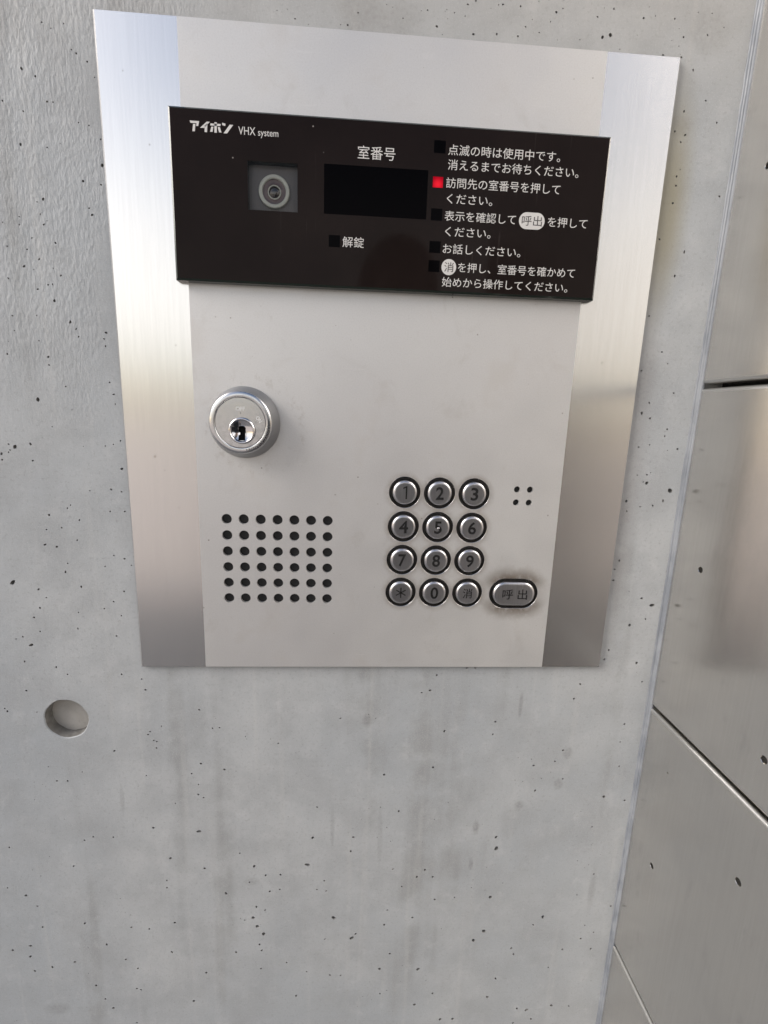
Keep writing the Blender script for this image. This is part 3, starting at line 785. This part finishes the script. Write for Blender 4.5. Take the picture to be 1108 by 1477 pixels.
# logotype, drawn stroke by stroke
mb = MB()
LG = [  # polygons in a 25.3 x 5 box, slanted a little
    [(0, 5), (5.2, 5), (4.6, 2.6), (3.4, 2.6), (3.7, 3.9), (.3, 3.9)], [(1.8, 3.5), (3.1, 3.5), (2.6, 0), (1.2, 0)],
    [(9.4, 5), (11.2, 5), (7.8, 1.9), (5.6, 1.9)], [(8.2, 3.0), (9.8, 4.2), (9.4, 0), (8.0, 0)],
    [(11.5, 4.3), (17.2, 4.3), (17.0, 3.3), (11.3, 3.3)], [(13.7, 5), (15.0, 5), (14.9, .0), (13.5, .0)], [(11.9, 2.8), (13.1, 2.8), (12.5, .3), (11.1, .3)], [(15.5, 2.8), (16.7, 2.8), (17.5, .3), (16.1, .3)],
    [(18.0, 5), (19.9, 4.6), (19.7, 3.5), (18.0, 3.9)], [(22.2, 4.3), (24.2, 4.3), (20.6, 0), (18.6, 0)]]
for pg in LG:
    lp = [(-103.6 + a * .885, 122.75 + b * .93) for a, b in pg]
    sheet(mb, lp, [], TY)
    wall_strip(mb, lp, TY, TY + .04)
mb.build('logotype', mat_print, gl)
# white badges with dark characters
def badge(loop, body, x0, x1, z, em):
    mb = MB()
    y = GF - .05
    mb.add([(a, y, b) for a, b in loop], [tuple(range(len(loop)))])
    wall_strip(mb, loop, y, GF)
    mb.build('white_badge', mat_print, gl)
    print_text('badge_lettering', body, x0, x1, z, em, y - .05, mat_print_dark, gl)
badge(stadium(75.2, 91.0, 2.9, 4.15, 48), '呼出', 69.7, 80.8, 89.0, 5.4)
badge(circle(31.45, 65.85, 4.05, 40), '消', 28.9, 34.1, 63.85, 5.3)

# ------------------------------------------------------------------ keys
def make_key(name, body, cx, cz, half, r_hole, box, label=None, off=0.0):
    """box: x0, x1, baseline, em of the engraving relative to the key centre"""
    out_r = r_hole - .06
    ol = (lambda r: circle(0, 0, r, 56)) if half == 0 else (lambda r: stadium(0, 0, half, r, 64))
    rk = r_hole - 1.9                                       # radius of the metal cap
    mb = MB()
    fr_ = rk - 2.0
    prof = [(rk, -1.0), (rk, -2.7), (rk - .12, -3.35), (rk - .42, -3.95), (rk - .85, -4.35), (rk - 1.4, -4.56), (fr_, -4.62)]
    loft(mb, prof, ol)
    if body == '1':                                          # plain stem with a short flag
        lp1 = [(.50, -4.0), (1.45, -4.0), (1.45, 4.0), (.75, 4.0), (-1.05, 3.1), (-1.05, 2.2), (.50, 2.85)]
        vs_, fs_, loops = lp1, [(0, 1, 2, 6), (2, 3, 4, 5, 6)], [lp1]
        mp = lambda p: (p[0] - .1, p[1])
    elif body == '*':                                        # six-armed star of plain strokes
        lp1 = []
        for k in range(6):
            a = math.pi / 2 + k * math.pi / 3
            ca, sa = math.cos(a), math.sin(a); w = .42
            lp1 += [(3.5 * ca + w * sa, 3.5 * sa - w * ca), (3.5 * ca - w * sa, 3.5 * sa + w * ca)]
            b_ = a + math.pi / 6
            lp1.append((2 * w * math.cos(b_), 2 * w * math.sin(b_)))
        vs_, fs_, loops = lp1 + [(0, 0)], [], [lp1]
        for k in range(6):
            fs_.append((3 * k, 3 * k + 1, 3 * k + 2, 18, (3 * k - 1) % 18))
        mp = lambda p: p
    else:
        vs_, fs_, loops = text_loops(body, off)
        mp = text_fit(body, box[0], box[1], box[2], box[3], off)
    gl_ = [[mp(p) for p in lp] for lp in loops]
    sheet(mb, ol(fr_), gl_, -4.62, 0)
    for lp in gl_:
        wall_strip(mb, lp, -4.62, -4.05, 0)
    o = mb.build(name, mat_key, ic, (cx / 1000, 0, cz / 1000))
    if label: o['label'] = label
    mb = MB()
    mb.add([(mp(p)[0], -4.2, mp(p)[1]) for p in vs_], fs_)
    mb.build('engraving', mat_key_ink, o)
    mb = MB()
    loft(mb, [(out_r, -.9), (out_r, -1.9), (out_r - .3, -2.35), (out_r - .9, -2.6), (rk + .45, -2.5), (rk + .1, -2.1), (rk + .05, -1.2)], ol)
    mb.build('key_surround', mat_rubber, o)
    return o
BODY = ['1', '2', '3', '4', '5', '6', '7', '8', '9', '*', '0', '消']
WID = {'1': 2.9, '2': 4.9, '3': 4.7, '4': 5.6, '5': 4.7, '6': 5.0, '7': 4.9, '8': 5.0, '9': 5.0, '0': 5.0, '消': 6.2, '*': 6.0}
for (kx, kz), ch in zip(KEYS, BODY):
    w = WID[ch]
    off = .026 if ch != '消' else .013
    vs_, _, _ = text_loops(ch, off)
    hgt = max(v[1] for v in vs_) - min(v[1] for v in vs_); low = min(v[1] for v in vs_)
    H = 8.0 if ch not in '消*' else (6.6 if ch == '消' else 6.4)
    em = H / hgt
    make_key('key_button', ch, kx, kz, 0, 9.5, (-w / 2, w / 2, -H / 2 - low * em, em), None, off)
ck = make_key('call_button', '呼 出', CALL[0], CALL[1], 5.75, 9.95, (-7.6, 8.6, -2.9, 7.4), 'oblong call button', .014)
# tactile dot on the middle key
k5 = [o for o in ic.children if o.name.startswith('key_button')][4]
mb = MB(); loft(mb, [(.7, -4.55), (.62, -4.9), (.35, -5.1), (.05, -5.15)], lambda r: circle(.2, -.4, r, 16), cap=True)
mb.build('tactile_dot', mat_chrome, k5)

# ------------------------------------------------------------------ lock cylinder
lx, lz = LOCK
lc = lambda r: circle(0, 0, r, 96)
mb = MB()
loft(mb, [(20.2, FC), (20.3, -4.2), (20.0, -5.2), (18.6, -9.6), (17.2, -13.4)], lc, 1)
loft(mb, [(17.2, -13.4), (16.9, -14.0), (16.45, -14.3), (14.3, -14.5), (13.95, -14.35), (13.9, -13.9)], lc)
lock = mb.build('lock_cylinder', [mat_lock, plain('collar_metal', (.36, .365, .38), .3, 1.0)], ic, (lx / 1000, 0, lz / 1000))
PX, PZ = .9, -4.3
pc = lambda r: circle(PX, PZ, r, 64)
mb = MB()
fl = []
fc = circle(0, 0, 13.65, 96)
offs = []
for body, cx, cz, wd, hh, rot in (('OFF', .2, 7.7, 5.0, 2.1, 0), ('ON', 10.2, 2.2, 3.6, 2.1, -52)):
    vs_, fs_, loops = text_loops(body, .02)
    a = min(v[0] for v in vs_); b = max(v[0] for v in vs_); t_ = max(v[1] for v in vs_)
    ca, sa = math.cos(math.radians(rot)), math.sin(math.radians(rot))
    def mp(p, a=a, b=b, t_=t_, cx=cx, cz=cz, wd=wd, hh=hh, ca=ca, sa=sa):
        u = (p[0] - (a + b) / 2) / (b - a) * wd; v = (p[1] / t_ - .5) * hh
        return (cx + u * ca - v * sa, cz + u * sa + v * ca)
    fl += [[mp(p) for p in lp] for lp in loops]
    offs.append(([mp(p) for p in vs_], fs_))
ticks = [rect(.15, .4, 4.9, 5.7), [(8.0, .0), (8.7, .35), (8.6, .6), (7.9, .25)]]
sheet(mb, fc, ticks + [pc(7.3)], -14.3, 0)
for lp in ticks:
    wall_strip(mb, lp, -14.3, -13.95, 0)
wall_strip(mb, fc, -14.3, -13.9, 0)
for vv, ff in offs:
    mb.add([(p[0], -14.36, p[1]) for p in vv], ff, 1)
for lp in fl:
    wall_strip(mb, lp, -14.36, -14.3, 0)
wall_strip(mb, pc(7.3), -14.3, -13.0, 0)
mb.build('lock_face', [mat_lock, plain('engraved_letter_floor', (.66, .66, .66), .5)], lock)
# turning plug with the raised bright rim and the key slot
slot = [(-1.9, -6.3), (1.4, -6.3), (1.5, 1.0), (1.1, 2.0), (.3, 2.4), (-1.2, 2.3), (-1.8, 1.4), (-1.6, -1.2), (-1.0, -1.7), (-1.0, -2.8), (-1.8, -3.3)]
slot = [(PX + a * 1.15, PZ + b * .94 + .5) for a, b in slot]
mb = MB()
loft(mb, [(7.25, -13.2), (7.25, -15.2), (7.0, -15.7), (6.6, -15.9), (6.2, -15.8)], pc)
loft(mb, [(6.2, -15.8), (5.9, -15.2), (5.7, -14.7)], pc)
dish = lambda x, z: -14.7 + 1.1 * max(0, 1 - ((x - PX) ** 2 + (z - PZ) ** 2) / 32.5)
sheet(mb, pc(5.7), [slot], dish, 0, extra=[p for q in (4.6, 3.5, 2.4) for p in circle(PX, PZ, q, 28)])
wall_strip(mb, slot, -14.2, -8.5, 0)
plug = mb.build('key_plug', mat_chrome, lock)
mb = MB(); sheet(mb, slot, [], -9.5)
mb.build('keyway', mat_gap, lock)
# worn stamped marks round the lower right of the ring
mb = MB()
for i in range(15):
    a = math.radians(-78 + i * 5.1 + (i % 3) * .7)
    for r0, r1, w in ((14.75, 16.1, .16 + .1 * (i % 2)),):
        ca, sa = math.cos(a), math.sin(a)
        mb.add([(r0 * ca - w * sa, -14.52 + .0, r0 * sa + w * ca), (r1 * ca - w * sa, -14.40, r1 * sa + w * ca), (r1 * ca + w * sa, -14.40, r1 * sa - w * ca), (r0 * ca + w * sa, -14.52, r0 * sa - w * ca)], [(0, 1, 2, 3)])
mb.build('stamped_marks', plain('stamp_shadow', (.16, .16, .17), .4, .6), lock)

# ------------------------------------------------------------------ the person taking the picture, seen only as the dark shape mirrored in the metal and the glass
def build_person(px, py):
    J_ = {  # joint: (x, y, z), radius x / y; faces +y (the wall)
        'pelvis': ((0, 0, .95), .165, .115), 'waist': ((0, 0, 1.08), .155, .11), 'chest': ((0, -.005, 1.27), .185, .125), 'collar': ((0, -.005, 1.41), .135, .095),
        'neck': ((0, .0, 1.485), .058, .06), 'jaw': ((0, .02, 1.555), .066, .078), 'brow': ((0, .012, 1.635), .078, .094), 'crown': ((0, .0, 1.70), .062, .074),
        'nose': ((0, .118, 1.598), .012, .012)}
    E_ = [('pelvis', 'waist'), ('waist', 'chest'), ('chest', 'collar'), ('collar', 'neck'), ('neck', 'jaw'), ('jaw', 'brow'), ('brow', 'crown'), ('brow', 'nose')]
    for sd, sg in (('l', -1), ('r', 1)):
        J_.update({'sh' + sd: ((sg * .175, -.01, 1.385), .075, .075), 'el' + sd: ((sg * .235, -.03, 1.11), .052, .052), 'wr' + sd: ((sg * .245, .035, .87), .036, .036), 'pa' + sd: ((sg * .243, .05, .80), .022, .042),
                   'hi' + sd: ((sg * .09, 0, .86), .095, .1), 'kn' + sd: ((sg * .10, .01, .49), .062, .068), 'an' + sd: ((sg * .105, -.02, .085), .042, .048), 'he' + sd: ((sg * .107, -.025, .045), .04, .045), 'to' + sd: ((sg * .115, .16, .035), .043, .03)})
        E_ += [('collar', 'sh' + sd), ('sh' + sd, 'el' + sd), ('el' + sd, 'wr' + sd), ('wr' + sd, 'pa' + sd), ('pelvis', 'hi' + sd), ('hi' + sd, 'kn' + sd), ('kn' + sd, 'an' + sd), ('an' + sd, 'he' + sd), ('he' + sd, 'to' + sd)]
        for k, (dx, ln) in enumerate(((.030, .070), (.012, .082), (-.006, .078), (-.022, .062))):
            nm = 'f%d%s' % (k, sd)
            J_[nm + 'a'] = ((sg * .242, .05 + dx, .755), .0095, .0095); J_[nm + 'b'] = ((sg * .236, .052 + dx, .755 - ln * .55), .0085, .0085); J_[nm + 'c'] = ((sg * .226, .054 + dx, .755 - ln), .0075, .0075)
            E_ += [('pa' + sd, nm + 'a'), (nm + 'a', nm + 'b'), (nm + 'b', nm + 'c')]
        J_['t1' + sd] = ((sg * .232, .092, .815), .011, .011); J_['t2' + sd] = ((sg * .222, .108, .775), .009, .009)
        E_ += [('wr' + sd, 't1' + sd), ('t1' + sd, 't2' + sd)]
    names = list(J_)
    me = bpy.data.meshes.new('person')
    me.from_pydata([J_[k][0] for k in names], [(names.index(a), names.index(b)) for a, b in E_], [])
    ob = bpy.data.objects.new('person', me); C.objects.link(ob)
    md = ob.modifiers.new('skin', 'SKIN'); md.use_smooth_shade = True
    for i, k in enumerate(names):
        sv = me.skin_vertices[0].data[i]
        sv.radius = J_[k][1:3]; sv.use_root = k == 'pelvis'
    ob.modifiers.new('sub', 'SUBSURF').levels = 2
    dg = bpy.context.evaluated_depsgraph_get(); dg.update()
    m2 = bpy.data.meshes.new_from_object(ob.evaluated_get(dg))
    ob.modifiers.clear(); ob.data = m2; m2.name = 'person'
    for c_, r_ in (((.42, .28, .21), .5), ((.022, .023, .027), .85), ((.030, .032, .042), .85), ((.02, .018, .017), .6)):
        m2.materials.append(plain('clothing', c_, r_))
    for p in m2.polygons:
        x, y, z = p.center
        p.use_smooth = True
        hand = abs(x) > .19 and z < .875
        p.material_index = 0 if (z > 1.475 or hand) else (3 if z < .10 else (1 if z > .90 or abs(x) > .205 else 2))
    ob.location = (px, py, 0)
    tag(ob, 'person in dark jacket and trousers standing behind the camera, mirrored in the metal', 'person')
    # hair: a cap over the skull, and eyes
    def ball(name, ctr, r, mat, keep=lambda x, y, z: True):
        bm = bmesh.new(); bmesh.ops.create_uvsphere(bm, u_segments=28, v_segments=18, radius=1)
        bmesh.ops.delete(bm, geom=[v for v in bm.verts if not keep(*v.co)], context='VERTS')
        for v in bm.verts:
            v.co = Vector((ctr[0] + v.co.x * r[0], ctr[1] + v.co.y * r[1], ctr[2] + v.co.z * r[2]))
        mm = bpy.data.meshes.new(name); bm.to_mesh(mm); bm.free()
        for p in mm.polygons: p.use_smooth = True
        mm.materials.append(mat); o = bpy.data.objects.new(name, mm); C.objects.link(o); o.parent = ob
    ball('hair', (0, -.006, 1.655), (.090, .106, .112), plain('hair', (.012, .010, .009), .6), lambda x, y, z: z > .25 or y < .15 and z > -.75)
    for sg in (-1, 1):
        ball('eye', (sg * .031, .088, 1.618), (.013, .012, .010), plain('eye', (.05, .04, .035), .2))
        ball('ear', (sg * .080, .0, 1.60), (.012, .022, .034), plain('skin', (.42, .28, .21), .5))
build_person(.07, -.86)
